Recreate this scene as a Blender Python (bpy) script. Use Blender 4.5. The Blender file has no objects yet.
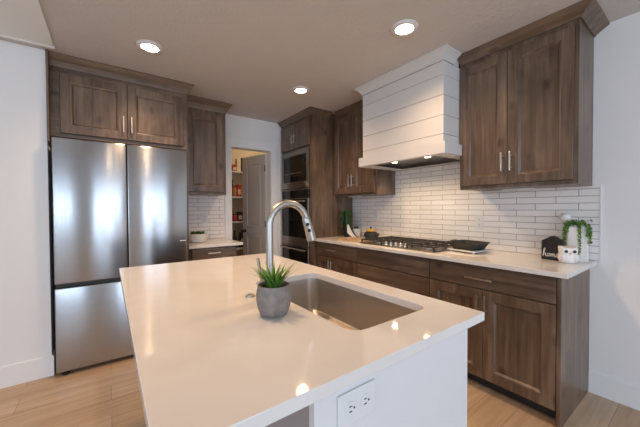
import bpy, bmesh, math, random
from mathutils import Matrix, Vector
C = bpy.context.scene
COL = C.collection
random.seed(7)
PI = math.pi

# ------------------------------------------------------------------ camera, world, daylight, exposure
def make_camera():
    cd = bpy.data.cameras.new('camera'); co = bpy.data.objects.new('camera', cd); COL.objects.link(co)
    cd.sensor_width = 36.0; cd.sensor_fit = 'HORIZONTAL'; cd.lens = 290.996 / 640 * 36; cd.clip_start = 0.02
    yaw, pit, rol = [math.radians(a) for a in (36.047, -0.9733, -0.2972)]
    f = Vector((math.sin(yaw) * math.cos(pit), math.cos(yaw) * math.cos(pit), math.sin(pit)))
    r = Vector((math.cos(yaw), -math.sin(yaw), 0)); u = r.cross(f)
    r2 = r * math.cos(rol) + u * math.sin(rol); u2 = u * math.cos(rol) - r * math.sin(rol)
    m = Matrix((r2, u2, -f)).transposed().to_4x4(); m.translation = (0, 0, 1.28)
    co.matrix_world = m; C.camera = co
make_camera()
vs = C.view_settings
vs.view_transform = 'Standard'; vs.look = 'None'; vs.gamma = 1.0; vs.use_curve_mapping = False
vs.exposure = 0.10
C.cycles.use_denoising = True
C.cycles.max_bounces = 8; C.cycles.diffuse_bounces = 5; C.cycles.glossy_bounces = 4
C.cycles.sample_clamp_indirect = 6.0
w = bpy.data.worlds.new('world'); C.world = w; w.use_nodes = True
w.node_tree.nodes['Background'].inputs[0].default_value = (0.62, 0.74, 1.0, 1)
w.node_tree.nodes['Background'].inputs[1].default_value = 1.0

def area(name, loc, rot, sx, sy, power, col, spread=180):
    l = bpy.data.lights.new(name, 'AREA'); l.shape = 'RECTANGLE'; l.size = sx; l.size_y = sy
    l.energy = power; l.color = col; l.spread = math.radians(spread)
    o = bpy.data.objects.new(name, l); COL.objects.link(o); o.location = loc; o.rotation_euler = rot
    return o
DAY = (0.69, 0.83, 1.0)
# daylight entering by the glazed door and rear window of the living area behind the camera
area('daylight_patio_door', (0.85, -3.84, 1.18), (math.radians(90), 0, 0), 2.1, 2.2, 64, DAY, 180)
area('daylight_window', (-2.45, -3.84, 1.45), (math.radians(90), 0, 0), 1.5, 1.2, 32, DAY, 180)
area('side_fill_daylight', (-3.54, -1.5, 1.40), (math.radians(90), 0, math.radians(-90)), 3.4, 1.7, 62, DAY, 180)  # added daylight fill through an unseen side window, clear of the fridge reflections

# ------------------------------------------------------------------ materials
MATS = {}
def mat(name, col, rough=0.5, metal=0.0, spec=0.5, emit=None, estr=0.0, coat=0.0, trans=0.0, noise=None, bump=None):
    """plain principled surface with a faint procedural variation; noise=(scale, amount) bump=(scale, strength, distance)"""
    m = bpy.data.materials.new(name); m.use_nodes = True
    nt = m.node_tree; b = nt.nodes['Principled BSDF']
    b.inputs['Base Color'].default_value = (*col, 1); b.inputs['Roughness'].default_value = rough
    b.inputs['Metallic'].default_value = metal; b.inputs['Specular IOR Level'].default_value = spec
    b.inputs['Coat Weight'].default_value = coat; b.inputs['Transmission Weight'].default_value = trans
    if emit: b.inputs['Emission Color'].default_value = (*emit, 1); b.inputs['Emission Strength'].default_value = estr
    tc = nt.nodes.new('ShaderNodeTexCoord')
    if noise:
        n = nt.nodes.new('ShaderNodeTexNoise'); n.inputs['Scale'].default_value = noise[0]; n.inputs['Detail'].default_value = 5
        nt.links.new(tc.outputs['Object'], n.inputs['Vector'])
        mx = nt.nodes.new('ShaderNodeMix'); mx.data_type = 'RGBA'
        a = noise[1]
        mx.inputs['A'].default_value = (*[max(0, c * (1 - a)) for c in col], 1); mx.inputs['B'].default_value = (*[min(1, c * (1 + a)) for c in col], 1)
        nt.links.new(n.outputs['Fac'], mx.inputs['Factor']); nt.links.new(mx.outputs['Result'], b.inputs['Base Color'])
    if bump:
        n = nt.nodes.new('ShaderNodeTexNoise'); n.inputs['Scale'].default_value = bump[0]; n.inputs['Detail'].default_value = 4
        nt.links.new(tc.outputs['Object'], n.inputs['Vector'])
        bp = nt.nodes.new('ShaderNodeBump'); bp.inputs['Strength'].default_value = bump[1]; bp.inputs['Distance'].default_value = bump[2]
        nt.links.new(n.outputs['Fac'], bp.inputs['Height']); nt.links.new(bp.outputs['Normal'], b.inputs['Normal'])
    MATS[name] = m
    return m

def wood(name, axis, dark, mid, light, rough=0.36, knots=True):
    """stained knotty alder: streaks along axis, cloudy stain, scattered knots"""
    m = bpy.data.materials.new(name); m.use_nodes = True; nt = m.node_tree; N = nt.nodes.new; L = nt.links.new
    b = nt.nodes['Principled BSDF']; tc = N('ShaderNodeTexCoord'); oi = N('ShaderNodeObjectInfo')
    off = N('ShaderNodeVectorMath'); off.operation = 'SCALE'; off.inputs[0].default_value = (7.3, 5.1, 9.7)
    L(oi.outputs['Random'], off.inputs['Scale'])
    add = N('ShaderNodeVectorMath'); L(tc.outputs['Object'], add.inputs[0]); L(off.outputs[0], add.inputs[1])
    def noise(al, ac, detail, dist=0.0):
        mp = N('ShaderNodeMapping'); s = [ac, ac, ac]; s['xyz'.index(axis)] = al; mp.inputs['Scale'].default_value = s
        L(add.outputs[0], mp.inputs['Vector'])
        n = N('ShaderNodeTexNoise'); n.inputs['Scale'].default_value = 1; n.inputs['Detail'].default_value = detail
        n.inputs['Distortion'].default_value = dist; n.inputs['Roughness'].default_value = 0.6
        L(mp.outputs[0], n.inputs['Vector']); return n
    g = noise(1.6, 30, 6, 0.4); c = noise(2.2, 6, 3, 0.6)
    mx = N('ShaderNodeMath'); mx.operation = 'MULTIPLY_ADD'; mx.inputs[1].default_value = 0.55
    h = N('ShaderNodeMath'); h.operation = 'MULTIPLY'; h.inputs[1].default_value = 0.45
    L(c.outputs['Fac'], h.inputs[0]); L(g.outputs['Fac'], mx.inputs[0]); L(h.outputs[0], mx.inputs[2])
    rp = N('ShaderNodeValToRGB'); e = rp.color_ramp.elements
    e[0].position = 0.36; e[0].color = (*dark, 1); e[1].position = 0.64; e[1].color = (*light, 1)
    k = e.new(0.5); k.color = (*mid, 1)
    L(mx.outputs[0], rp.inputs['Fac'])
    out = rp.outputs['Color']
    if knots:
        mp = N('ShaderNodeMapping'); s = [6.5, 6.5, 6.5]; s['xyz'.index(axis)] = 4.0; mp.inputs['Scale'].default_value = s
        L(add.outputs[0], mp.inputs['Vector'])
        v = N('ShaderNodeTexVoronoi'); v.inputs['Scale'].default_value = 1.0; L(mp.outputs[0], v.inputs['Vector'])
        r2 = N('ShaderNodeValToRGB'); q = r2.color_ramp.elements
        q[0].position = 0.04; q[0].color = (0.16, 0.13, 0.11, 1); q[1].position = 0.20; q[1].color = (1, 1, 1, 1)
        L(v.outputs['Distance'], r2.inputs['Fac'])
        ml = N('ShaderNodeMix'); ml.data_type = 'RGBA'; ml.blend_type = 'MULTIPLY'; ml.inputs['Factor'].default_value = 0.8
        L(out, ml.inputs['A']); L(r2.outputs['Color'], ml.inputs['B']); out = ml.outputs['Result']
    L(out, b.inputs['Base Color']); b.inputs['Roughness'].default_value = rough; b.inputs['Specular IOR Level'].default_value = 0.65
    bp = N('ShaderNodeBump'); bp.inputs['Strength'].default_value = 0.15; bp.inputs['Distance'].default_value = 0.001
    L(g.outputs['Fac'], bp.inputs['Height']); L(bp.outputs['Normal'], b.inputs['Normal'])
    MATS[name] = m
    return m
WD, WM, WL = (0.062, 0.037, 0.023), (0.124, 0.078, 0.050), (0.205, 0.138, 0.092)
wz = wood('alder_vertical', 'z', WD, WM, WL)
wx = wood('alder_along_x', 'x', WD, WM, WL)
wy = wood('alder_along_y', 'y', WD, WM, WL)
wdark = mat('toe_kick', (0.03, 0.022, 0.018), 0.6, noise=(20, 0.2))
wboard = wood('board_wood', 'y', (0.34, 0.20, 0.10), (0.50, 0.33, 0.19), (0.60, 0.43, 0.28), 0.45, False)
white = mat('white_paint', (0.70, 0.705, 0.72), 0.35, noise=(3, 0.02))
trimw = mat('trim_paint', (0.82, 0.82, 0.82), 0.4, noise=(3, 0.02))
hoodw = mat('hood_paint', (0.66, 0.65, 0.64), 0.4, noise=(3, 0.02))
wallm = mat('wall_paint', (0.80, 0.795, 0.79), 0.7, noise=(2, 0.015), bump=(90, 0.06, 0.002))
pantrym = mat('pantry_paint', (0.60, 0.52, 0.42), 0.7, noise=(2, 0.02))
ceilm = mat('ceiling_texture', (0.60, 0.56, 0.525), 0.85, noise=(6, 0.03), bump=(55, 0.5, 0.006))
soffm = mat('soffit_paint', (0.84, 0.84, 0.82), 0.7, noise=(2, 0.02))
black = mat('black_plastic', (0.012, 0.012, 0.013), 0.4, noise=(10, 0.2))
blackglass = mat('black_glass', (0.006, 0.006, 0.007), 0.06, spec=0.32, noise=(4, 0.2))
iron = mat('cast_iron', (0.028, 0.025, 0.023), 0.55, noise=(40, 0.3), bump=(160, 0.3, 0.001))
chrome = mat('satin_nickel', (0.46, 0.435, 0.405), 0.38, 1.0, noise=(30, 0.05))
nickel = mat('handle_nickel', (0.72, 0.66, 0.58), 0.28, 1.0, noise=(30, 0.05))
concrete = mat('grey_concrete', (0.215, 0.19, 0.172), 0.75, noise=(38, 0.55), bump=(80, 0.5, 0.002))
ceramic = mat('white_ceramic', (0.78, 0.77, 0.75), 0.3, noise=(8, 0.03))
leaf = mat('leaf_green', (0.085, 0.21, 0.03), 0.4, noise=(30, 0.5))
leafb = mat('leaf_bright', (0.19, 0.32, 0.05), 0.4, noise=(30, 0.5))
leafd = mat('leaf_dark', (0.038, 0.125, 0.028), 0.5, noise=(30, 0.5))
soil = mat('soil', (0.03, 0.018, 0.012), 0.9, noise=(80, 0.5))
yellow = mat('amber_wood', (0.62, 0.36, 0.08), 0.35, noise=(20, 0.15))
lens_on = mat('lamp_lens', (1, 0.95, 0.85), 0.4, emit=(1.0, 0.86, 0.62), estr=14)
hood_on = mat('hood_lamp_lens', (1, 0.9, 0.75), 0.4, emit=(1.0, 0.76, 0.45), estr=12)
greyp = mat('back_panel_grey', (0.33, 0.30, 0.31), 0.5, noise=(3, 0.03))  # one even grey over the island's back panel
doorm = mat('door_paint', (0.52, 0.485, 0.46), 0.4, noise=(3, 0.02))
jar_red = mat('red_pack', (0.40, 0.035, 0.02), 0.4, noise=(25, 0.4))
jar_amber = mat('amber_pack', (0.42, 0.16, 0.03), 0.4, noise=(25, 0.4))
jar_cream = mat('cream_pack', (0.62, 0.56, 0.45), 0.5, noise=(18, 0.15))
jar_dark = mat('dark_pack', (0.05, 0.028, 0.02), 0.4, noise=(18, 0.4))
jar_green = mat('green_pack', (0.09, 0.17, 0.05), 0.5, noise=(18, 0.3))

def quartz():
    m = mat('quartz', (0.82, 0.79, 0.75), 0.05, spec=0.5)
    nt = m.node_tree; b = nt.nodes['Principled BSDF']; tc = nt.nodes.new('ShaderNodeTexCoord')
    n = nt.nodes.new('ShaderNodeTexNoise'); n.inputs['Scale'].default_value = 3.5; n.inputs['Detail'].default_value = 8; n.inputs['Distortion'].default_value = 1.5
    nt.links.new(tc.outputs['Object'], n.inputs['Vector'])
    r = nt.nodes.new('ShaderNodeValToRGB'); e = r.color_ramp.elements
    e[0].position = 0.3; e[0].color = (0.695, 0.668, 0.64, 1); e[1].position = 0.6; e[1].color = (0.735, 0.712, 0.69, 1)
    nt.links.new(n.outputs['Fac'], r.inputs['Fac']); nt.links.new(r.outputs['Color'], b.inputs['Base Color'])
    return m
quartzm = quartz()

def steel(name, axis, col=(0.55, 0.56, 0.58), rough=0.27, wav=0.0):
    """brushed stainless: fine streaks along axis plus a slow panel waviness"""
    m = mat(name, col, rough, 1.0); nt = m.node_tree; N = nt.nodes.new; L = nt.links.new
    b = nt.nodes['Principled BSDF']; tc = N('ShaderNodeTexCoord'); mp = N('ShaderNodeMapping')
    s = [260, 260, 260]; s['xyz'.index(axis)] = 3; mp.inputs['Scale'].default_value = s
    L(tc.outputs['Object'], mp.inputs['Vector']); n = N('ShaderNodeTexNoise'); n.inputs['Scale'].default_value = 1; n.inputs['Detail'].default_value = 3
    L(mp.outputs[0], n.inputs['Vector'])
    mr = N('ShaderNodeMapRange'); mr.inputs['To Min'].default_value = rough - 0.06; mr.inputs['To Max'].default_value = rough + 0.08
    L(n.outputs['Fac'], mr.inputs['Value']); L(mr.outputs[0], b.inputs['Roughness'])
    bp = N('ShaderNodeBump'); bp.inputs['Strength'].default_value = 0.05; bp.inputs['Distance'].default_value = 0.0002
    L(n.outputs['Fac'], bp.inputs['Height'])
    if wav:
        mp2 = N('ShaderNodeMapping'); s2 = [5.5, 5.5, 5.5]; s2['xyz'.index(axis)] = 0.7; mp2.inputs['Scale'].default_value = s2
        L(tc.outputs['Object'], mp2.inputs['Vector']); n2 = N('ShaderNodeTexNoise'); n2.inputs['Scale'].default_value = 1; n2.inputs['Detail'].default_value = 1
        L(mp2.outputs[0], n2.inputs['Vector'])
        b2 = N('ShaderNodeBump'); b2.inputs['Strength'].default_value = 1.0; b2.inputs['Distance'].default_value = wav
        L(n2.outputs['Fac'], b2.inputs['Height']); L(bp.outputs['Normal'], b2.inputs['Normal']); L(b2.outputs['Normal'], b.inputs['Normal'])
    else:
        L(bp.outputs['Normal'], b.inputs['Normal'])
    return m
steelz = steel('fridge_steel', 'z', (0.42, 0.435, 0.455), 0.20, wav=0.0016)
def brushed_vertical(m):
    nt = m.node_tree; b = nt.nodes['Principled BSDF']; tg = nt.nodes.new('ShaderNodeTangent'); tg.direction_type = 'RADIAL'; tg.axis = 'X'
    b.inputs['Anisotropic'].default_value = 0.85; nt.links.new(tg.outputs[0], b.inputs['Tangent'])
brushed_vertical(steelz)
steely = steel('oven_steel', 'y', (0.29, 0.262, 0.23), 0.3)
steels = steel('sink_steel', 'y', (0.58, 0.525, 0.47), 0.34)

def tiles(name, axis, u0):
    """2 x 10 inch glossy subway tile in half bond, uneven handmade face, grey grout"""
    m = bpy.data.materials.new(name); m.use_nodes = True; nt = m.node_tree; N = nt.nodes.new; L = nt.links.new
    b = nt.nodes['Principled BSDF']; g = N('ShaderNodeNewGeometry'); sp = N('ShaderNodeSeparateXYZ'); cb = N('ShaderNodeCombineXYZ')
    L(g.outputs['Position'], sp.inputs[0])
    au = N('ShaderNodeMath'); au.inputs[1].default_value = -u0; L(sp.outputs['Y' if axis == 'y' else 'X'], au.inputs[0])
    av = N('ShaderNodeMath'); av.inputs[1].default_value = -0.9155; L(sp.outputs['Z'], av.inputs[0])
    L(au.outputs[0], cb.inputs[0]); L(av.outputs[0], cb.inputs[1])
    br = N('ShaderNodeTexBrick'); br.offset = 0.5; br.squash = 1
    br.inputs['Scale'].default_value = 1; br.inputs['Brick Width'].default_value = 0.258; br.inputs['Row Height'].default_value = 0.0492
    br.inputs['Mortar Size'].default_value = 0.0022; br.inputs['Mortar Smooth'].default_value = 0.15; br.inputs['Bias'].default_value = -0.2
    br.inputs['Color1'].default_value = (0.85, 0.82, 0.80, 1); br.inputs['Color2'].default_value = (0.77, 0.74, 0.725, 1)
    br.inputs['Mortar'].default_value = (0.30, 0.27, 0.25, 1)
    L(cb.outputs[0], br.inputs['Vector']); L(br.outputs['Color'], b.inputs['Base Color'])
    rr = N('ShaderNodeMapRange'); rr.inputs['To Min'].default_value = 0.14; rr.inputs['To Max'].default_value = 0.8; L(br.outputs['Fac'], rr.inputs['Value']); L(rr.outputs[0], b.inputs['Roughness'])
    n = N('ShaderNodeTexNoise'); n.inputs['Scale'].default_value = 14; n.inputs['Detail'].default_value = 2; L(cb.outputs[0], n.inputs['Vector'])
    b1 = N('ShaderNodeBump'); b1.inputs['Strength'].default_value = 0.5; b1.inputs['Distance'].default_value = 0.004; L(n.outputs['Fac'], b1.inputs['Height'])
    b2 = N('ShaderNodeBump'); b2.invert = True; b2.inputs['Strength'].default_value = 0.7; b2.inputs['Distance'].default_value = 0.002
    L(br.outputs['Fac'], b2.inputs['Height']); L(b1.outputs['Normal'], b2.inputs['Normal']); L(b2.outputs['Normal'], b.inputs['Normal'])
    return m
tile_y = tiles('tile_range_wall', 'y', 0.586); tile_x = tiles('tile_fridge_wall', 'x', 0.62)

def floor_mat():
    m = bpy.data.materials.new('oak_planks'); m.use_nodes = True; nt = m.node_tree; N = nt.nodes.new; L = nt.links.new
    b = nt.nodes['Principled BSDF']; tc = N('ShaderNodeTexCoord')
    br = N('ShaderNodeTexBrick'); br.offset = 0.37; br.inputs['Scale'].default_value = 1; br.inputs['Brick Width'].default_value = 1.35
    br.inputs['Row Height'].default_value = 0.185; br.inputs['Mortar Size'].default_value = 0.0012; br.inputs['Bias'].default_value = 0
    br.inputs['Color1'].default_value = (0.54, 0.375, 0.235, 1); br.inputs['Color2'].default_value = (0.64, 0.475, 0.325, 1); br.inputs['Mortar'].default_value = (0.20, 0.13, 0.08, 1)
    L(tc.outputs['Object'], br.inputs['Vector'])
    mp = N('ShaderNodeMapping'); mp.inputs['Scale'].default_value = (1.4, 22, 1); L(tc.outputs['Object'], mp.inputs['Vector'])
    n = N('ShaderNodeTexNoise'); n.inputs['Scale'].default_value = 1.3; n.inputs['Detail'].default_value = 7; n.inputs['Distortion'].default_value = 0.8; L(mp.outputs[0], n.inputs['Vector'])
    rp = N('ShaderNodeValToRGB'); rp.color_ramp.elements[0].position = 0.3; rp.color_ramp.elements[0].color = (0.78, 0.75, 0.71, 1); rp.color_ramp.elements[1].position = 0.65; rp.color_ramp.elements[1].color = (1, 1, 1, 1)
    L(n.outputs['Fac'], rp.inputs['Fac'])
    ml = N('ShaderNodeMix'); ml.data_type = 'RGBA'; ml.blend_type = 'MULTIPLY'; ml.inputs['Factor'].default_value = 1
    L(br.outputs['Color'], ml.inputs['A']); L(rp.outputs['Color'], ml.inputs['B']); L(ml.outputs['Result'], b.inputs['Base Color'])
    b.inputs['Roughness'].default_value = 0.38
    return m
floorm = floor_mat()

# ------------------------------------------------------------------ mesh builder
def root_loc(o):
    v = Vector((0, 0, 0))
    while o is not None:
        v += Vector(o.location); o = o.parent
    return v
class MB:
    def __init__(s, T=None): s.bm = bmesh.new(); s.T = T or Matrix.Identity(4)
    def _fin(s, verts, M=None):
        T = s.T @ M if M is not None else s.T
        for v in verts: v.co = T @ v.co
    def box(s, x0, x1, y0, y1, z0, z1, bev=0.0, seg=2, M=None):
        r = bmesh.ops.create_cube(s.bm, size=1)['verts']
        for v in r: v.co = Vector(((x0 + x1) / 2 + v.co.x * (x1 - x0), (y0 + y1) / 2 + v.co.y * (y1 - y0), (z0 + z1) / 2 + v.co.z * (z1 - z0)))
        if bev:
            es = list({e for v in r for e in v.link_edges})
            res = bmesh.ops.bevel(s.bm, geom=es, offset=bev, segments=seg, profile=0.5, affect='EDGES')
            r = list({v for f in res['faces'] for v in f.verts} | {v for v in r if v.is_valid})
        s._fin(r, M); return s
    def lathe(s, prof, n=32, M=None, cap=True):
        """prof: (radius, z) from bottom to top about the z axis"""
        rings = []; vs_ = []
        for (r, z) in prof:
            ring = [s.bm.verts.new((r * math.cos(2 * PI * i / n), r * math.sin(2 * PI * i / n), z)) for i in range(n)]
            rings.append(ring); vs_ += ring
        for a, b in zip(rings, rings[1:]):
            for i in range(n): s.bm.faces.new((a[i], a[(i + 1) % n], b[(i + 1) % n], b[i]))
        if cap:
            s.bm.faces.new(rings[0][::-1]); s.bm.faces.new(rings[-1])
        s._fin(vs_, M); return s
    def cyl(s, p, q, r, r2=None, n=20):
        p, q = Vector(p), Vector(q); d = q - p; M = Matrix.Translation(p) @ d.to_track_quat('Z', 'Y').to_matrix().to_4x4()
        return s.lathe([(r, 0), (r2 if r2 is not None else r, d.length)], n, M)
    def tube(s, pts, rad, n=14, cap=True):
        pts = [Vector(p) for p in pts]; m = len(pts)
        rads = rad if isinstance(rad, (list, tuple)) else [rad] * m
        rings = []; vs_ = []; up = None
        for i, p in enumerate(pts):
            t = (pts[min(i + 1, m - 1)] - pts[max(i - 1, 0)]).normalized()
            if up is None: up = t.orthogonal().normalized()
            up = (up - t * up.dot(t)).normalized(); sd = t.cross(up)
            ring = [s.bm.verts.new(p + (up * math.cos(2 * PI * k / n) + sd * math.sin(2 * PI * k / n)) * rads[i]) for k in range(n)]
            rings.append(ring); vs_ += ring
        for a, b in zip(rings, rings[1:]):
            for k in range(n): s.bm.faces.new((a[k], a[(k + 1) % n], b[(k + 1) % n], b[k]))
        if cap: s.bm.faces.new(rings[0][::-1]); s.bm.faces.new(rings[-1])
        s._fin(vs_); return s
    def prism(s, poly, z0, z1, M=None):
        a = [s.bm.verts.new((x, y, z0)) for x, y in poly]; b = [s.bm.verts.new((x, y, z1)) for x, y in poly]; n = len(poly)
        s.bm.faces.new(a[::-1]); s.bm.faces.new(b)
        for i in range(n): s.bm.faces.new((a[i], a[(i + 1) % n], b[(i + 1) % n], b[i]))
        s._fin(a + b, M); return s
    def loft(s, loops, cap0=False, cap1=False):
        rs = [[s.bm.verts.new(p) for p in l] for l in loops]; n = len(rs[0])
        for a, b in zip(rs, rs[1:]):
            for i in range(n): s.bm.faces.new((a[i], a[(i + 1) % n], b[(i + 1) % n], b[i]))
        if cap0: s.bm.faces.new(rs[0][::-1])
        if cap1: s.bm.faces.new(rs[-1])
        s._fin([v for r in rs for v in r]); return s
    def slab_hole(s, outer, inner, z0, z1):
        """flat slab of outline outer with a hole of outline inner"""
        es = []
        for loop in (outer, inner):
            vv = [s.bm.verts.new((x, y, z1)) for x, y in loop]
            es += [s.bm.edges.new((vv[i], vv[(i + 1) % len(vv)])) for i in range(len(vv))]
        g = bmesh.ops.triangle_fill(s.bm, use_beauty=True, use_dissolve=False, edges=es, normal=(0, 0, 1))
        fs = [f for f in g['geom'] if isinstance(f, bmesh.types.BMFace)]
        ex = bmesh.ops.extrude_face_region(s.bm, geom=fs)
        for v in ex['geom']:
            if isinstance(v, bmesh.types.BMVert): v.co.z = z0
        s._fin(list(s.bm.verts)); return s
    def sweep(s, path, prof):
        """moulding: path = plan corners (x, y) with the outside to the right; prof = closed (out, z) outline"""
        n = len(path); P = [Vector(p) for p in path]; loops = []
        for i in range(n):
            d0 = (P[i] - P[i - 1]).normalized() if i else None; d1 = (P[i + 1] - P[i]).normalized() if i < n - 1 else None
            n0 = Vector((d0.y, -d0.x)) if d0 else None; n1 = Vector((d1.y, -d1.x)) if d1 else None
            o = n1 if n0 is None else n0 if n1 is None else (n0 + n1) / (1 + n0.dot(n1))
            loops.append([(P[i].x + o.x * a, P[i].y + o.y * a, z) for a, z in prof])
        return s.loft(loops, True, True)
    def build(s, name, m, parent=None, smooth=False, bevel=0.0, loc=None):
        bmesh.ops.recalc_face_normals(s.bm, faces=s.bm.faces)
        o0 = root_loc(parent) if parent is not None else Vector(loc or (0, 0, 0))
        for v in s.bm.verts: v.co -= o0
        me = bpy.data.meshes.new(name); s.bm.to_mesh(me); s.bm.free(); me.materials.append(m)
        o = bpy.data.objects.new(name, me); COL.objects.link(o)
        if parent is not None: o.parent = parent
        elif loc: o.location = loc
        if smooth:
            for p in me.polygons: p.use_smooth = True
            md = o.modifiers.new('edges', 'EDGE_SPLIT'); md.split_angle = math.radians(38)
        if bevel:
            md = o.modifiers.new('bevel', 'BEVEL'); md.width = bevel; md.segments = 2; md.limit_method = 'ANGLE'; md.angle_limit = math.radians(40)
        return o
def tag(o, label, cat, group=None):
    o['label'] = label; o['category'] = cat
    if group: o['group'] = group
    return o
def thing(name, label, cat, loc, group=None):
    o = bpy.data.objects.new(name, None); COL.objects.link(o); o.location = loc; o.empty_display_size = 0.05
    return tag(o, label, cat, group)
def struct(name, mb, m, **k):
    o = mb.build(name, m, **k); o['kind'] = 'structure'; return o
def copy_tree(o, parent=None):
    c = o.copy(); COL.objects.link(c); c.parent = parent
    for ch in list(o.children): copy_tree(ch, c)
    return c
def rrect(x0, x1, y0, y1, r, n=8):
    out = []
    for cx, cy, a0 in ((x1 - r, y1 - r, 0), (x0 + r, y1 - r, 90), (x0 + r, y0 + r, 180), (x1 - r, y0 + r, 270)):
        for i in range(n + 1):
            a = math.radians(a0 + 90 * i / n); out.append((cx + r * math.cos(a), cy + r * math.sin(a)))
    return out

# ------------------------------------------------------------------ room shell
CZ = 2.495          # ceiling
XW, YB = 2.69, 3.72  # range wall plane, fridge wall plane
YL = 3.03           # plane of the short white wall beside the fridge
struct('floor', MB().box(-3.72, 2.83, -4.02, 5.1, -0.12, 0), floorm)
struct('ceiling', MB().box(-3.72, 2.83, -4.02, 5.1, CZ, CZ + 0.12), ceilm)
struct('trim_1', MB().box(-3.6, -0.308, 1.2, 2.915, CZ - 0.012, CZ), soffm)           # smooth painted ceiling panel outside the kitchen
struct('trim_2', MB().box(-3.6, -0.303, 2.915, 2.94, CZ - 0.016, CZ), trimw)
struct('wall_right', MB().box(XW, XW + 0.12, -4.02, 5.1, 0, CZ), wallm)
struct('wall_left', MB().box(-3.6, -0.369, YL, YB, 0, CZ), wallm)
DX0, DX1, DZ = 1.280, 1.862, 2.095   # pantry doorway
struct('wall_back', MB().box(-3.6, DX0, YB, YB + 0.12, 0, CZ).box(DX1, XW, YB, YB + 0.12, 0, CZ).box(DX0, DX1, YB, YB + 0.12, DZ, CZ), wallm)
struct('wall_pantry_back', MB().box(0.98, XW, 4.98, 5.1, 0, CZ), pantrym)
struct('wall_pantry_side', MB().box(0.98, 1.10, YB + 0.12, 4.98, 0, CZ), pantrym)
def holed_wall(name, along, fixed0, fixed1, a0, a1, holes):
    b = MB(); cur = a0
    def bx(p, q, z0, z1):
        if along == 'x': b.box(p, q, fixed0, fixed1, z0, z1)
        else: b.box(fixed0, fixed1, p, q, z0, z1)
    for (p, q, z0, z1) in holes:
        bx(cur, p, 0, CZ)
        if z0 > 0: bx(p, q, 0, z0)
        bx(p, q, z1, CZ); cur = q
    bx(cur, a1, 0, CZ)
    struct(name, b, wallm)
holed_wall('wall_front', 'x', -4.02, -3.9, -3.6, XW, [(-3.23, -1.67, 0.82, 2.08), (-0.23, 1.93, 0.04, 2.32)])
holed_wall('wall_side', 'y', -3.72, -3.6, -4.02, YB + 0.12, [(-3.22, 0.22, 0.53, 2.27)])  # opening for the added side window
glassm = mat('window_glass', (0.9, 0.95, 1.0), 0.02, trans=1.0)
def window(n, along, c, p, q, z0, z1):
    def bx(b, a0, a1, d0, d1, zz0, zz1):
        return b.box(a0, a1, c + d0, c + d1, zz0, zz1) if along == 'x' else b.box(c + d0, c + d1, a0, a1, zz0, zz1)
    f = MB(); t = 0.045
    for a in ((p, p + t), (q - t, q), ((p + q) / 2 - t / 2, (p + q) / 2 + t / 2)): bx(f, a[0], a[1], -0.03, 0.03, z0, z1)
    bx(f, p, q, -0.03, 0.03, z0, z0 + t); bx(f, p, q, -0.03, 0.03, z1 - t, z1)
    o = struct('window_%d' % n, f, trimw)
    g = bx(MB(), p + t, q - t, -0.004, 0.004, z0 + t, z1 - t).build('pane', glassm); g.parent = o
window(1, 'x', -3.96, -3.23, -1.67, 0.82, 2.08)
window(2, 'x', -3.96, -0.23, 1.93, 0.04, 2.32)
window(3, 'y', -3.66, -3.22, 0.22, 0.53, 2.27)  # unseen side window, added for its daylight
def base_prof(h=0.14): return [(0, 0.001), (0.016, 0.001), (0.016, h - 0.006), (0.010, h), (0, h)]
struct('baseboard_left', MB().sweep([(-3.59, YL), (-0.3685, YL), (-0.3685, YL + 0.10)], [(a * 0.85, z) for a, z in base_prof(0.157)]), trimw)
struct('baseboard_right', MB().sweep([(XW, 0.523), (XW, -3.88)], base_prof(0.15)), trimw)
cas = MB()
cas.box(DX0 - 0.078, DX0 + 0.012, YB - 0.02, YB - 0.0005, 0, DZ - 0.012).box(DX1 - 0.012, DX1 + 0.078, YB - 0.02, YB - 0.0005, 0, DZ - 0.012)
cas.box(DX0 - 0.078, DX1 + 0.078, YB - 0.022, YB - 0.0005, DZ - 0.012, DZ + 0.10)
struct('trim_3', cas, trimw, bevel=0.002)
jb = MB().box(DX0, DX0 + 0.012, YB, YB + 0.12, 0, DZ).box(DX1 - 0.012, DX1, YB, YB + 0.12, 0, DZ).box(DX0 + 0.012, DX1 - 0.012, YB, YB + 0.12, DZ - 0.012, DZ)
struct('trim_4', jb, trimw)

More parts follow.
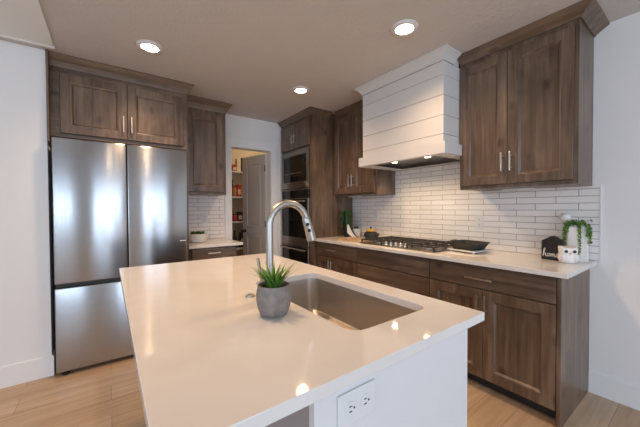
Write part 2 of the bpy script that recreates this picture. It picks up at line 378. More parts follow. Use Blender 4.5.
# ------------------------------------------------------------------ pantry door (open about 77 degrees into the pantry)
def pantry_door():
    w_, t, h = 0.555, 0.036, 2.06
    T = Matrix.Translation((DX1 - 0.018, YB + 0.128, 0.012)) @ Matrix.Rotation(math.radians(180 - 77), 4, 'Z')
    # local x runs from the hinge to the free edge, local +y is the face seen from the kitchen
    b = MB(T); st = 0.105
    zs = [(0.0, 0.20), (0.86, 1.00), (h - 0.12, h)]
    b.box(0, st, -t / 2, t / 2, 0, h).box(w_ - st, w_, -t / 2, t / 2, 0, h)
    for z0, z1 in zs: b.box(st, w_ - st, -t / 2, t / 2, z0, z1)
    door = struct('door_1', b, doorm)
    for z0, z1 in ((0.20, 0.86), (1.00, h - 0.12)):
        MB(T).box(st, w_ - st, -0.010, 0.010, z0, z1).box(st + 0.035, w_ - st - 0.035, -0.016, 0.016, z0 + 0.035, z1 - 0.035, 0.005).box(st + 0.001, st + 0.014, -0.0235, 0.0235, z0 + 0.001, z1 - 0.001, 0.003).box(w_ - st - 0.014, w_ - st - 0.001, -0.0235, 0.0235, z0 + 0.001, z1 - 0.001, 0.003).box(st + 0.014, w_ - st - 0.014, -0.0235, 0.0235, z0 + 0.001, z0 + 0.014, 0.003).box(st + 0.014, w_ - st - 0.014, -0.0235, 0.0235, z1 - 0.014, z1 - 0.001, 0.003).build('door_panel', doorm, door)
    for sgn in (1, -1):
        kn = MB(T @ Matrix.Translation((w_ - 0.06, sgn * t / 2, 0.93)) @ Matrix.Rotation(-sgn * PI / 2, 4, 'X')).lathe([(0.026, 0), (0.026, 0.006), (0.010, 0.012), (0.010, 0.03), (0.024, 0.042), (0.027, 0.055), (0.018, 0.066)], 20)
        o = kn.build('door_knob', black, door, True); o['label'] = 'black round knob'
    for z in (0.25, 1.05, 1.85):
        MB(T).cyl((0.0, t / 2 + 0.004, z - 0.045), (0.0, t / 2 + 0.004, z + 0.045), 0.007, n=10).build('hinge', black, door)
pantry_door()

# ------------------------------------------------------------------ cabinetry helpers
# frames: u = along the run, v = out of the face, z = up
def frame_x(xf): return Matrix(((0, -1, 0, xf), (1, 0, 0, 0), (0, 0, 1, 0), (0, 0, 0, 1)))   # faces -X: u -> +Y, v -> -X
def frame_y(yf): return Matrix(((1, 0, 0, 0), (0, -1, 0, yf), (0, 0, 1, 0), (0, 0, 0, 1)))   # faces -Y: u -> +X, v -> -Y
def pull(T, parent, u, z, L=0.13, vert=True, v0=0.0):
    b = MB(T); r = 0.0055; out = v0 + 0.032
    if vert:
        b.box(u - r, u + r, out - r, out + r, z - L / 2, z + L / 2, 0.002)
        for d in (-L * 0.32, L * 0.32): b.box(u - 0.004, u + 0.004, v0 + 0.0002, out, z + d - 0.004, z + d + 0.004)
    else:
        b.box(u - L / 2, u + L / 2, out - r, out + r, z - r, z + r, 0.002)
        for d in (-L * 0.32, L * 0.32): b.box(u + d - 0.004, u + d + 0.004, v0 + 0.0002, out, z - 0.004, z + 0.004)
    o = b.build('handle', nickel, parent); o['label'] = 'satin nickel bar handle'; return o
def cab_door(T, parent, u0, u1, z0, z1, hu=None, hz=None, along='y', st=0.062, hl=0.13):
    """frame and panel door 20 mm proud of the face frame"""
    b = MB(T); v0, v1 = 0.001, 0.021
    b.box(u0, u0 + st, v0, v1, z0, z1, 0.0025).box(u1 - st, u1, v0, v1, z0, z1, 0.0025)
    b.box(u0 + st, u1 - st, v0, v1, z0, z0 + st, 0.0025).box(u0 + st, u1 - st, v0, v1, z1 - st, z1, 0.0025)
    d = b.build('door', wz, parent)
    p = MB(T); i0, i1, j0, j1 = u0 + st, u1 - st, z0 + st, z1 - st; e = 0.020
    # sticking bead sloping down to the sunk panel
    lp = lambda k, v: [(i0 + k, v, j0 + k), (i1 - k, v, j0 + k), (i1 - k, v, j1 - k), (i0 + k, v, j1 - k)]
    p.loft([lp(0, 0.019), lp(0.005, 0.0197), lp(0.009, 0.0185), lp(e - 0.002, 0.0085), lp(e, 0.006)], False, True)
    p.build('door_panel', wz, d)
    if hu is not None: pull(T, d, hu, hz, hl, True, v1)
    return d
def drawer(T, parent, u0, u1, z0, z1, m, hu=None, hz=None, hl=0.17):
    b = MB(T).box(u0, u1, 0.001, 0.021, z0, z1, 0.003)
    d = b.build('drawer', m, parent)
    if hu is not None: pull(T, d, hu, hz, hl, False, 0.021)
    return d
CROWN = lambda zb, pr=0.068, zt=CZ - 0.001: [(0.0005, zb), (0.008, zb), (0.010, zb + 0.006), (pr * 0.46, zb + 0.006 + (zt - zb - 0.016) * 0.44), (pr, zt - 0.010), (pr, zt), (0.0005, zt)]
cabinet_roots = {}

# ---- cabinet over the refrigerator
FY = 3.08
t = thing('refrigerator_cabinet', 'wide two-door brown cabinet above the stainless refrigerator', 'cabinet', (0.14, 3.40, 1.86), 'brown wall cabinets')
T = frame_y(FY)
MB().box(-0.352, 0.626, FY + 0.02, YB - 0.003, 1.86, CZ - 0.001).build('carcass', wz, t)
MB(T).box(-0.352, -0.297, -0.02, 0, 1.86, CZ - 0.002).box(0.600, 0.626, -0.02, 0, 1.86, CZ - 0.002).box(-0.297, 0.600, -0.02, 0, 1.86, 1.887).box(-0.297, 0.600, -0.02, 0, 2.363, CZ - 0.002).build('face_frame', wx, t)
MB().box(-0.366, -0.3525, 3.00, FY + 0.20, 1.80, CZ - 0.002).build('filler_strip', wz, t)
MB().box(0.627, 0.640, FY - 0.001, YB - 0.003, 0.002, CZ - 0.001).build('end_panel', wz, t)
cab_door(T, t, -0.294, 0.1465, 1.890, 2.360, 0.118, 2.015, hl=0.14)
cab_door(T, t, 0.1495, 0.598, 1.890, 2.360, 0.178, 2.015, hl=0.14)
MB().sweep([(-0.352, FY - 0.002), (0.641, FY - 0.002), (0.641, 3.32)], CROWN(2.405, 0.056)).build('crown_moulding', wx, t)

# ---- refrigerator
t = thing('refrigerator', 'stainless steel french door refrigerator with bottom freezer drawer', 'refrigerator', (0.135, 3.3, 0))
fx0, fx1, fyd = -0.336, 0.604, 2.945
MB().box(fx0 + 0.006, fx1 - 0.006, 3.025, 3.69, 0.03, 1.80, 0.006).build('cabinet_body', black, t)
for a, b_ in ((fx0, 0.1295), (0.1345, fx1)):
    d = MB().box(a, b_, fyd, 3.02, 0.712, 1.83, 0.008, 3).build('door', steelz, t, True)
d = MB().box(fx0, fx1, fyd, 3.02, 0.035, 0.680, 0.008, 3).build('freezer_drawer', steelz, t, True)
MB().box(fx0 + 0.004, fx1 - 0.004, 2.975, 3.02, 0.682, 0.710).build('grip_channel', black, t)['label'] = 'black recessed grip channel'
MB().box(0.535, 0.585, fyd - 0.0012, fyd - 0.0001, 0.985, 0.993).build('emblem', ceramic, t)
for x in (fx0 + 0.05, fx1 - 0.05):
    MB().lathe([(0.022, 0.0), (0.022, 0.02), (0.014, 0.022), (0.014, 0.034)], 14, Matrix.Translation((x, 2.99, 0))).build('foot', black, t)

# ---- wall cabinet left of the pantry, base cabinet and counter under it
UY = 3.39
t = thing('wall_cabinet', 'tall single-door brown cabinet between refrigerator and pantry doorway', 'cabinet', (0.88, 3.55, 1.445), 'brown wall cabinets')
T = frame_y(UY)
MB().box(0.642, 1.115, UY + 0.02, YB - 0.003, 1.445, CZ - 0.001).build('carcass', wz, t)
MB(T).box(0.642, 0.676, -0.02, 0, 1.445, CZ - 0.002).box(1.088, 1.115, -0.02, 0, 1.445, CZ - 0.002).box(0.676, 1.088, -0.02, 0, 1.445, 1.470).box(0.676, 1.088, -0.02, 0, 2.345, CZ - 0.002).build('face_frame', wz, t)
cab_door(T, t, 0.679, 1.085, 1.474, 2.341, st=0.066)
MB().sweep([(0.643, UY - 0.001), (1.116, UY - 0.001), (1.116, YB - 0.004)], CROWN(2.385, 0.062)).build('crown_moulding', wx, t)

BY = 3.13
t = thing('base_cabinet', 'short base cabinet with one drawer between refrigerator and pantry doorway', 'cabinet', (0.88, 3.4, 0), 'brown base cabinets')
T = frame_y(BY)
MB().box(0.656, 1.135, BY + 0.02, YB - 0.003, 0.10, 0.883).build('carcass', wz, t)
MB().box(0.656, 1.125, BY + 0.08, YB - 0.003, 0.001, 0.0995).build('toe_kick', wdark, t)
MB(T).box(0.656, 0.672, -0.02, 0, 0.10, 0.883).box(1.119, 1.135, -0.02, 0, 0.10, 0.883).box(0.672, 1.119, -0.02, 0, 0.10, 0.108).box(0.672, 1.119, -0.02, 0, 0.729, 0.734).build('face_frame', wz, t)
drawer(T, t, 0.675, 1.116, 0.735, 0.876, wx, 0.885, 0.825, 0.13)
cab_door(T, t, 0.675, 0.894, 0.11, 0.728, 0.865, 0.64); cab_door(T, t, 0.897, 1.116, 0.11, 0.728, 0.926, 0.64)
tag(MB().box(0.642, 1.195, 3.085, YB - 0.009, 0.885, 0.915, 0.002).build('countertop', quartzm), 'short white quartz countertop beside the refrigerator', 'countertop')
tag(MB().box(0.642, 1.185, YB - 0.0075, YB - 0.0005, 0.9155, 1.444).build('tile_backsplash', tile_x), 'narrow white subway tile backsplash beside the refrigerator', 'backsplash')

# ---- oven tower
TX, TY0, TY1 = 2.020, 2.938, 3.697
t = thing('oven_cabinet', 'tall brown cabinet tower housing the microwave and double oven', 'cabinet', (2.3, 3.3, 0))
T = frame_x(TX)
MB().box(TX + 0.02, XW - 0.003, TY0, TY0 + 0.02, 0.002, CZ - 0.001).box(TX + 0.02, XW - 0.003, TY1 - 0.02, TY1, 0.002, CZ - 0.001).box(XW - 0.023, XW - 0.003, TY0 + 0.02, TY1 - 0.02, 0.002, CZ - 0.001).build('carcass', wz, t)
MB().box(TX + 0.03, XW - 0.03, TY0 + 0.021, TY1 - 0.021, 2.036, 2.052).build('shelf', wz, t)
MB(T).box(TY0, TY0 + 0.045, -0.02, 0, 0.002, CZ - 0.002).box(TY1 - 0.035, TY1, -0.02, 0, 0.002, CZ - 0.002).box(TY0 + 0.045, TY1 - 0.035, -0.02, 0, 2.034, 2.064).box(TY0 + 0.045, TY1 - 0.035, -0.02, 0, 2.405, CZ - 0.002).box(TY0 + 0.045, TY1 - 0.035, -0.02, 0, 0.10, 0.15).build('face_frame', wz, t)
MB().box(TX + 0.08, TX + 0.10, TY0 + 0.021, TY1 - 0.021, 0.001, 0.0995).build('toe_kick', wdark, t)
mid = 3.31
drawer_doors = ((TY0 + 0.03, mid - 0.0015, mid - 0.03), (mid + 0.0015, TY1 - 0.02, mid + 0.03))
for u0, u1, hu in drawer_doors:
    d = MB(T).box(u0, u1, 0.001, 0.021, 2.068, 2.402, 0.003).build('door', wz, t)
    pull(T, d, hu, 2.195, 0.12, True, 0.021)
MB().sweep([(XW - 0.40, TY0 - 0.001), (TX - 0.001, TY0 - 0.001), (TX - 0.001, TY1)][::-1], CROWN(2.425, 0.062)).build('crown_moulding', wy, t)

t = thing('microwave', 'built-in black glass microwave with stainless trim frame', 'microwave', (2.2, 3.32, 1.58))
y0, y1, z0, z1 = TY0 + 0.05, TY1 - 0.04, 1.545, 2.030
MB(T).box(y0 + 0.01, y1 - 0.01, -0.40, -0.001, z0 + 0.004, z1 - 0.004).build('cabinet_body', black, t)
MB(T).box(y0, y0 + 0.045, 0.001, 0.022, z0, z1, 0.002).box(y1 - 0.045, y1, 0.001, 0.022, z0, z1, 0.002).box(y0 + 0.045, y1 - 0.045, 0.001, 0.022, z1 - 0.055, z1, 0.002).build('trim_frame', steely, t)
lip = MB(T); lip.loft([[(y0 + 0.03, 0.001, z0), (y0 + 0.03, 0.030, z0 + 0.005), (y0 + 0.06, 0.046, z0 + 0.085), (y0 + 0.06, 0.001, z0 + 0.085)], [(y1 - 0.01, 0.001, z0), (y1 - 0.01, 0.030, z0 + 0.005), (y1 - 0.045, 0.046, z0 + 0.085), (y1 - 0.045, 0.001, z0 + 0.085)]], True, True)
lip.build('lower_lip', steely, t)
dg = MB(T).box(y0 + 0.047, y1 - 0.047, 0.001, 0.016, z0 + 0.09, z1 - 0.057).build('door_glass', blackglass, t)
MB(T).box(y0 + 0.09, y0 + 0.15, 0.0162, 0.017, z1 - 0.16, z1 - 0.13).build('display', black, dg)
MB(T).box(y0 + 0.17, y1 - 0.075, 0.0162, 0.019, z0 + 0.20, z0 + 0.208).build('window_border', steely, dg)

t = thing('double_oven', 'stainless and black glass double wall oven below the microwave', 'oven', (2.2, 3.32, 0.15))
MB(T).box(y0 + 0.01, y1 - 0.01, -0.5, -0.001, 0.16, 1.525).build('cabinet_body', black, t)
MB(T).box(y0, y1, 0.001, 0.020, 1.420, 1.522, 0.003).build('control_panel', blackglass, t)
MB(T).box(y0, y1, 0.001, 0.020, 1.5225, 1.5405, 0.002).build('top_trim', steely, t)
for (a, b_, hz) in ((0.795, 1.414, 1.375), (0.155, 0.788, 0.755)):
    d = MB(T).box(y0, y1, 0.001, 0.028, a, b_, 0.004).build('door', steely, t)
    MB(T).box(y0 + 0.022, y1 - 0.022, 0.0282, 0.031, a + 0.110, b_ - 0.012).build('door_glass', blackglass, d)
    hb = MB(T).tube([(y0 + 0.03, 0.065, hz), (y1 - 0.03, 0.065, hz)], 0.011)
    for yy in (y0 + 0.06, y1 - 0.06): hb.cyl((yy, 0.0312, hz), (yy, 0.065, hz), 0.008, n=10)
    hb.build('handle', chrome, d, True)
MB(T).box(y0, y1, 0.001, 0.016, 0.152, 0.1545).build('lower_trim', steely, t)

# ---- upper cabinets of the range wall
def range_upper(name, label, ya, yb, crown_path, kn):
    xf = 2.345; T = frame_x(xf)
    t = thing(name, label, 'cabinet', (2.53, (ya + yb) / 2, 1.426), 'brown wall cabinets')
    MB().box(xf + 0.02, XW - 0.009, ya, yb, 1.426, CZ - 0.001).build('carcass', wz, t)
    m = 0.905
    MB(T).box(ya, ya + 0.026, -0.02, 0, 1.426, CZ - 0.002).box(yb - 0.012, yb, -0.02, 0, 1.426, CZ - 0.002).box(ya + 0.026, yb - 0.012, -0.02, 0, 1.426, 1.452).box(ya + 0.026, yb - 0.012, -0.02, 0, 2.40, CZ - 0.002).build('face_frame', wz, t)
    cab_door(T, t, ya + 0.022, m - 0.0015, 1.454, 2.398, m - 0.028, 1.61, hl=0.135); cab_door(T, t, m + 0.0015, yb - 0.008, 1.454, 2.398, m + 0.028, 1.61, hl=0.135)
    MB().sweep(crown_path, CROWN(2.435, 0.075)).build('crown_moulding', wy, t)
    o = MB().box(2.50, 2.56, m - 0.10, m + 0.10, 1.414, 1.4255, 0.003).build('light_strip', white, t); o['label'] = 'slim white light strip under the cabinet'
    return t
range_upper('wall_cabinet', 'brown two-door wall cabinet above the owl and home sign, near the white wall', 0.515, 1.260, [(2.344, 1.258), (2.344, 0.514), (XW - 0.003, 0.514)], 0)
def left_upper():
    xf, ya, yb = 2.375, 2.207, 2.931; T = frame_x(xf)
    t = thing('wall_cabinet', 'brown two-door wall cabinet between the white hood and oven tower', 'cabinet', (2.53, 2.58, 1.435), 'brown wall cabinets')
    MB().box(xf + 0.02, XW - 0.009, ya, yb, 1.435, CZ - 0.001).build('carcass', wz, t)
    MB(T).box(ya, ya + 0.026, -0.02, 0, 1.435, CZ - 0.002).box(yb - 0.03, yb, -0.02, 0, 1.435, CZ - 0.002).box(ya + 0.026, yb - 0.03, -0.02, 0, 1.435, 1.458).box(ya + 0.026, yb - 0.03, -0.02, 0, 2.40, CZ - 0.002).build('face_frame', wz, t)
    m = 2.590
    cab_door(T, t, ya + 0.022, m - 0.0015, 1.460, 2.398, m - 0.028, 1.61, hl=0.15); cab_door(T, t, m + 0.0015, yb - 0.010, 1.460, 2.398, m + 0.028, 1.61, hl=0.15)
    MB().sweep([(2.374, 2.868), (2.374, 2.21)], CROWN(2.435, 0.062)).build('crown_moulding', wy, t)
    o = MB().box(2.50, 2.56, 2.62, 2.82, 1.423, 1.4345, 0.003).build('light_strip', white, t); o['label'] = 'slim white light strip under the cabinet'
left_upper()

# ---- range hood
t = thing('range_hood', 'white shiplap range hood over the gas cooktop', 'range hood', (2.4, 1.70, 1.70))
hx, ha, hb_ = 2.10, 1.262, 2.140
zl = [1.790, 1.856, 2.003, 2.158, 2.312, 2.418]
core = MB().box(hx + 0.012, XW - 0.009, ha + 0.012, hb_ - 0.012, 1.790, CZ - 0.002).build('core', black, t)
for z0, z1 in zip(zl, zl[1:]):
    b = MB().box(hx, hx + 0.0115, ha, hb_, z0 + 0.0015, z1 - 0.0015, 0.001).box(hx + 0.0118, XW - 0.01, ha, ha + 0.0115, z0 + 0.0015, z1 - 0.0015, 0.001).box(hx + 0.0118, XW - 0.01, hb_ - 0.0115, hb_, z0 + 0.0015, z1 - 0.0015, 0.001)
    b.build('shiplap_board', hoodw, t)
P_ = [(2.36, hb_), (hx, hb_), (hx, ha), (2.25, ha)]
# outside must lie to the right of travel: going from the far side round the front to the near side keeps the room on the right
prof = [(0.0, 2.4195), (0.006, 2.4195), (0.010, 2.434), (0.032, 2.462), (0.054, 2.478), (0.060, 2.480), (0.060, CZ - 0.001), (0.0, CZ - 0.001)]
MB().sweep(P_, prof).build('crown_moulding', hoodw, t)
MB().box(2.2505, 2.320, ha, ha + 0.0115, 2.4195, CZ - 0.001).build('side_return', hoodw, t)
bx0, ba, bb = 2.07, 1.232, 2.170
MB().box(bx0, bx0 + 0.02, ba, bb, 1.70, 1.788, 0.002).box(bx0 + 0.0202, 2.320, ba, ba + 0.02, 1.70, 1.788, 0.002).box(bx0 + 0.0202, XW - 0.009, 1.262, 1.282, 1.70, 1.788).box(bx0 + 0.0202, XW - 0.009, bb - 0.02, bb, 1.70, 1.788, 0.002).build('lower_band', hoodw, t)
ins = MB().slab_hole([(bx0 + 0.021, 1.283), (XW - 0.01, 1.283), (XW - 0.01, bb - 0.021), (bx0 + 0.021, bb - 0.021)], [(2.14, 1.36), (2.62, 1.36), (2.62, 2.06), (2.14, 2.06)], 1.704, 1.722).build('soffit_board', hoodw, t)
li = MB(); q = [(2.14, 1.36), (2.62, 1.36), (2.62, 2.06), (2.14, 2.06)]
li.loft([[(x, y, 1.710) for x, y in q], [(x, y, 1.738) for x, y in q]], False, True)
lin = li.build('liner', steely, t)
for yy in (1.89, 1.525):
    MB().lathe([(0.040, 0), (0.040, 0.004), (0.03, 0.006)], 20, Matrix.Translation((2.29, yy, 1.7316))).build('lamp_ring', chrome, lin)
    MB().lathe([(0.027, 0), (0.027, 0.003)], 20, Matrix.Translation((2.29, yy, 1.7285))).build('lamp_lens', hood_on, lin)
    l = bpy.data.lights.new('hood_lamp_light', 'SPOT'); l.energy = 14; l.color = (1.0, 0.72, 0.42); l.spot_size = math.radians(155); l.spot_blend = 1.0; l.shadow_soft_size = 0.025
    o = bpy.data.objects.new('hood_lamp_light', l); COL.objects.link(o); o.location = (2.29, yy, 1.720); o.parent = t; o.matrix_parent_inverse = Matrix.Translation(-Vector(t.location))
# ---- base cabinets of the range wall
DXF = 2.096   # face frame plane; doors stand 21 mm proud
T = frame_x(DXF)
def base_shell(name, label, ya, yb, loc):
    t = thing(name, label, 'cabinet', loc, 'brown base cabinets')
    MB().box(DXF + 0.02, XW - 0.003, ya, yb, 0.10, 0.883).build('carcass', wz, t)
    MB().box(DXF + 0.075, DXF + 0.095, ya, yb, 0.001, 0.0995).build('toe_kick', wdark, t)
    MB(T).box(ya, ya + 0.018, -0.02, 0, 0.10, 0.883).box(yb - 0.018, yb, -0.02, 0, 0.10, 0.883).box(ya + 0.018, yb - 0.018, -0.02, 0, 0.71, 0.725).box(ya + 0.018, yb - 0.018, -0.02, 0, 0.868, 0.883).build('face_frame', wz, t)
    return t
Z0, Z1, Z2, Z3 = 0.098, 0.712, 0.722, 0.873
c = base_shell('base_cabinet', 'base cabinet with one drawer and two doors beside the white wall', 0.546, 1.366, (2.4, 0.95, 0))
drawer(T, c, 0.549, 1.363, Z2, Z3, wy, 0.975, 0.790, 0.18)
cab_door(T, c, 0.549, 0.9545, Z0, Z1, 0.932, 0.615, hl=0.13); cab_door(T, c, 0.9575, 1.363, Z0, Z1, 0.985, 0.615, hl=0.13)
MB().box(DXF - 0.021, XW - 0.003, 0.524, 0.5455, 0.002, 0.883, 0.002).build('end_panel', wz, c)
c = base_shell('base_cabinet', 'wide base cabinet of stacked drawers under the gas cooktop', 1.3665, 2.207, (2.4, 1.79, 0))
drawer(T, c, 1.3695, 2.204, Z2, Z3, wy)
drawer(T, c, 1.3695, 2.204, 0.415, Z1, wy); drawer(T, c, 1.3695, 2.204, Z0, 0.408, wy)
c = base_shell('base_cabinet', 'base cabinet with one drawer and two doors beside the oven tower', 2.2075, 2.936, (2.4, 2.57, 0))
drawer(T, c, 2.2105, 2.930, Z2, Z3, wy, 2.61, 0.800, 0.16)
cab_door(T, c, 2.2105, 2.6285, Z0, Z1, 2.606, 0.615); cab_door(T, c, 2.6315, 2.930, Z0, Z1, 2.655, 0.615)

o = MB().box(2.032, XW - 0.009, 0.487, 2.9365, 0.885, 0.915, 0.002).build('countertop', quartzm)
tag(o, 'long white quartz countertop under the subway tile along the range wall', 'countertop')
b = MB().box(XW - 0.0075, XW - 0.0005, 0.478, 2.9335, 0.9155, 1.4255).box(XW - 0.0075, XW - 0.0005, 1.2615, 2.2055, 1.4256, 1.855)
o = b.build('tile_backsplash', tile_y); tag(o, 'long white subway tile backsplash behind the cooktop', 'backsplash')
MB().box(XW - 0.010, XW - 0.0005, 0.470, 0.4775, 0.9155, 1.4255).build('edge_trim', white, o)

def outlet(label, T, w_=0.072, h=0.116, horizontal=False, cat='outlet'):
    """cover plate with a duplex receptacle; local x across, z up, -y out of the wall"""
    t = thing('electrical_outlet', label, cat, T.to_translation(), 'white electrical outlets')
    b = MB(T).box(-w_ / 2, w_ / 2, -0.006, -0.0003, -h / 2, h / 2, 0.0025).build('cover_plate', white, t)
    for sgn in (-1, 1):
        cx, cz = (sgn * 0.024, 0) if horizontal else (0, sgn * 0.022)
        f = MB(T @ Matrix.Translation((cx, -0.0062, cz)) @ Matrix.Rotation(PI / 2, 4, 'X')).lathe([(0.0165, 0), (0.0165, 0.0015), (0.0155, 0.0022)], 24).build('receptacle', white, t)
        for k in (-1, 1):
            if horizontal: MB(T).box(cx - 0.006, cx + 0.002, -0.0092, -0.0085, cz + k * 0.006 - 0.0013, cz + k * 0.006 + 0.0013).build('slot', black, f)
            else: MB(T).box(cx + k * 0.006 - 0.0013, cx + k * 0.006 + 0.0013, -0.0092, -0.0085, cz - 0.001, cz + 0.007).build('slot', black, f)
        gx, gz = (cx + 0.009, cz) if horizontal else (cx, cz - 0.008)
        MB(T @ Matrix.Translation((gx, -0.0085, gz)) @ Matrix.Rotation(PI / 2, 4, 'X')).lathe([(0.0026, 0), (0.0026, 0.0007)], 10).build('ground_hole', black, f)
    return t
RX = Matrix.Rotation(-PI / 2, 4, 'Z')   # plate facing -X
outlet('white outlet on the tile near the black pan, below the tall wall cabinet', Matrix.Translation((XW - 0.008, 1.262, 1.152)) @ RX)
outlet('white outlet on the tile behind the black teapot', Matrix.Translation((XW - 0.008, 2.50, 1.195)) @ RX)
outlet('white outlet on the tile above the succulent bowl', Matrix.Translation((0.955, YB - 0.008, 1.17)))

# ------------------------------------------------------------------ gas cooktop
t = thing('gas_cooktop', 'stainless gas cooktop with black iron grates under the hood', 'cooktop', (2.39, 1.79, 0.915))
cx0, cx1, cy0, cy1 = 2.125, 2.635, 1.355, 2.225
MB().box(cx0, cx1, cy0, cy1, 0.9155, 0.924, 0.003).build('steel_tray', steely, t)
for (bx, by, r) in ((2.27, 1.50, 0.038), (2.50, 1.50, 0.045), (2.42, 1.79, 0.055), (2.27, 2.08, 0.038), (2.50, 2.08, 0.045)):
    bo = MB().lathe([(r * 1.15, 0), (r * 1.1, 0.008), (r * 0.8, 0.010)], 24, Matrix.Translation((bx, by, 0.9242))).build('burner', chrome, t, True)
    MB().lathe([(r * 0.85, 0), (r * 0.85, 0.008), (r * 0.7, 0.011)], 24, Matrix.Translation((bx, by, 0.9343))).build('burner_cap', iron, bo, True)
for k in range(3):
    a, b_ = cy0 + 0.012 + k * 0.284, cy0 + 0.012 + k * 0.284 + 0.278
    x0 = cx0 + (0.115 if k == 1 else 0.02); x1 = cx1 - 0.015
    g = MB(); zt, h = 0.962, 0.012
    for y in (a, b_ - 0.012): g.box(x0, x1, y, y + 0.012, zt - h, zt, 0.002)
    for x in (x0, x1 - 0.012): g.box(x, x + 0.012, a + 0.0122, b_ - 0.0122, zt - h, zt, 0.002)
    ym = (a + b_) / 2
    for y in (ym - 0.05, ym + 0.05): g.box(x0 + 0.0122, x1 - 0.0122, y - 0.005, y + 0.005, zt - h, zt, 0.002)
    for x in (x0 + 0.12, (x0 + x1) / 2, x1 - 0.12): g.box(x - 0.005, x + 0.005, a + 0.0122, b_ - 0.0122, zt - h + 0.001, zt + 0.001, 0.002)
    for x in (x0, x1 - 0.012):
        for y in (a, b_ - 0.012): g.box(x, x + 0.012, y, y + 0.012, 0.9245, zt - h)
    g.build('grate', iron, t)
for k in range(5):
    y = 1.79 + (k - 2) * 0.058
    kb = MB().lathe([(0.021, 0), (0.021, 0.006), (0.017, 0.010), (0.016, 0.030), (0.012, 0.033)], 20, Matrix.Translation((cx0 + 0.055, y, 0.9243))).build('knob', chrome, t, True)

# ------------------------------------------------------------------ island
IX0, IX1, IY0, IY1 = 0.05, 1.06, 0.48, 2.20
t = thing('kitchen_island', 'kitchen island base with white end panel under the sink countertop', 'island', (0.68, 1.35, 0))
bx0, bx1, by0, by1 = 0.353, 1.0, 0.51, 2.165
SX0, SX1, SY0, SY1 = 0.576, 0.95, 0.628, 1.365
MB().box(bx0, bx1, by0, by0 + 0.02, 0.002, 0.884).build('end_panel', white, t)['label'] = 'white painted end panel'
MB().box(bx0, bx0 + 0.02, by0 + 0.0202, by1, 0.002, 0.884).build('back_panel', greyp, t)['label'] = 'grey back panel'
MB().box(bx0 + 0.0202, bx1, by1 - 0.02, by1, 0.002, 0.884).build('end_panel', wz, t)
MB().box(bx0 + 0.0202, bx1 - 0.03, by0 + 0.0202, by1 - 0.0202, 0.10, 0.12).build('cabinet_floor', wz, t)
TI = Matrix(((0, 1, 0, bx1 - 0.022), (1, 0, 0, 0), (0, 0, 1, 0), (0, 0, 0, 1)))   # faces +X
MB(TI).box(by0 + 0.0205, by1 - 0.0205, -0.02, 0, 0.10, 0.12).box(by0 + 0.0205, by1 - 0.0205, -0.02, 0, 0.86, 0.883).build('face_frame', wz, t)
ys = [by0 + 0.022 + k * (by1 - by0 - 0.044) / 4 for k in range(5)]
for k in range(4):
    cab_door(TI, t, ys[k] + 0.002, ys[k + 1] - 0.002, 0.115, 0.872, (ys[k + 1] - 0.035) if k % 2 == 0 else (ys[k] + 0.035), 0.76)
MB().box(bx0 + 0.0202, bx1 - 0.08, by0 + 0.0202, by1 - 0.0202, 0.001, 0.0995).build('toe_kick', wdark, t)
o = MB().slab_hole([(IX0, IY0), (IX1, IY0), (IX1, IY1), (IX0, IY1)], rrect(SX0, SX1, SY0, SY1, 0.048), 0.885, 0.915).build('island_countertop', quartzm, bevel=0.002)
tag(o, 'large white quartz island countertop with sink cutout and overhang', 'countertop')

t = thing('kitchen_sink', 'stainless undermount sink set in the island countertop', 'sink', (0.76, 1.01, 0.700))
sk = MB(); e = 0.006
L_ = lambda k, z, r: [(x, y, z) for x, y in rrect(SX0 - e + k, SX1 + e - k, SY0 - e + k, SY1 + e - k, r)]
sk.loft([L_(-0.02, 0.8845, 0.07), L_(0.0, 0.8845, 0.06), L_(0.002, 0.86, 0.058), L_(0.006, 0.728, 0.055), L_(0.011, 0.710, 0.05), L_(0.026, 0.700, 0.045)], False, True)
sk.build('basin', steels, t, True)
dr = MB().lathe([(0.055, 0), (0.055, 0.003), (0.045, 0.004), (0.040, 0.0015)], 28, Matrix.Translation((0.80, 1.01, 0.7005))).build('drain', chrome, t, True)
MB().lathe([(0.03, 0), (0.03, 0.002)], 20, Matrix.Translation((0.80, 1.01, 0.7050))).build('strainer', black, dr)

# ---- faucet
fx, fy = 0.526, 1.07
t = thing('kitchen_faucet', 'brushed nickel gooseneck pull-down faucet on the island', 'faucet', (fx, fy, 0.915))
MB().lathe([(0.027, 0.0003), (0.027, 0.006), (0.021, 0.010), (0.020, 0.075), (0.0155, 0.082), (0.0155, 0.09)], 28, Matrix.Translation((fx, fy, 0.915))).build('faucet_base', chrome, t, True)
R_ = 0.090; cxn, czn = fx + R_, 1.212
pts = [(fx, fy, 1.0052), (fx, fy, 1.06), (fx, fy, 1.12), (fx, fy, 1.17)] + [(cxn + R_ * math.cos(math.radians(a)), fy, czn + R_ * math.sin(math.radians(a))) for a in range(180, 16, -8)]
MB().tube(pts, 0.0148, 18).build('gooseneck', chrome, t, True)
p0 = Vector(pts[-1]); dv = Vector((0.30, 0, -0.954))
sh = MB().tube([p0 + dv * 0.0005, p0 + dv * 0.004, p0 + dv * 0.03, p0 + dv * 0.085, p0 + dv * 0.106, p0 + dv * 0.108], [0.0155, 0.0178, 0.0185, 0.0205, 0.021, 0.019], 20).build('spray_head', chrome, t, True)
side = Vector((-0.45, -0.80, -0.14)).normalized()
for dd, h in ((0.030, 0.010), (0.058, 0.014)):
    p = p0 + dv * dd + side * 0.0163
    Mx = Matrix.Translation(p) @ side.to_track_quat('Z', 'Y').to_matrix().to_4x4()
    MB(Mx).lathe([(0.0075, 0), (0.0075, 0.005), (0.006, 0.006)], 16).build('spray_button', black, sh)
lv = MB(); lv.cyl((fx, fy + 0.0205, 0.965), (fx, fy + 0.068, 0.965), 0.0165)
lh = lv.build('handle_body', chrome, t, True)
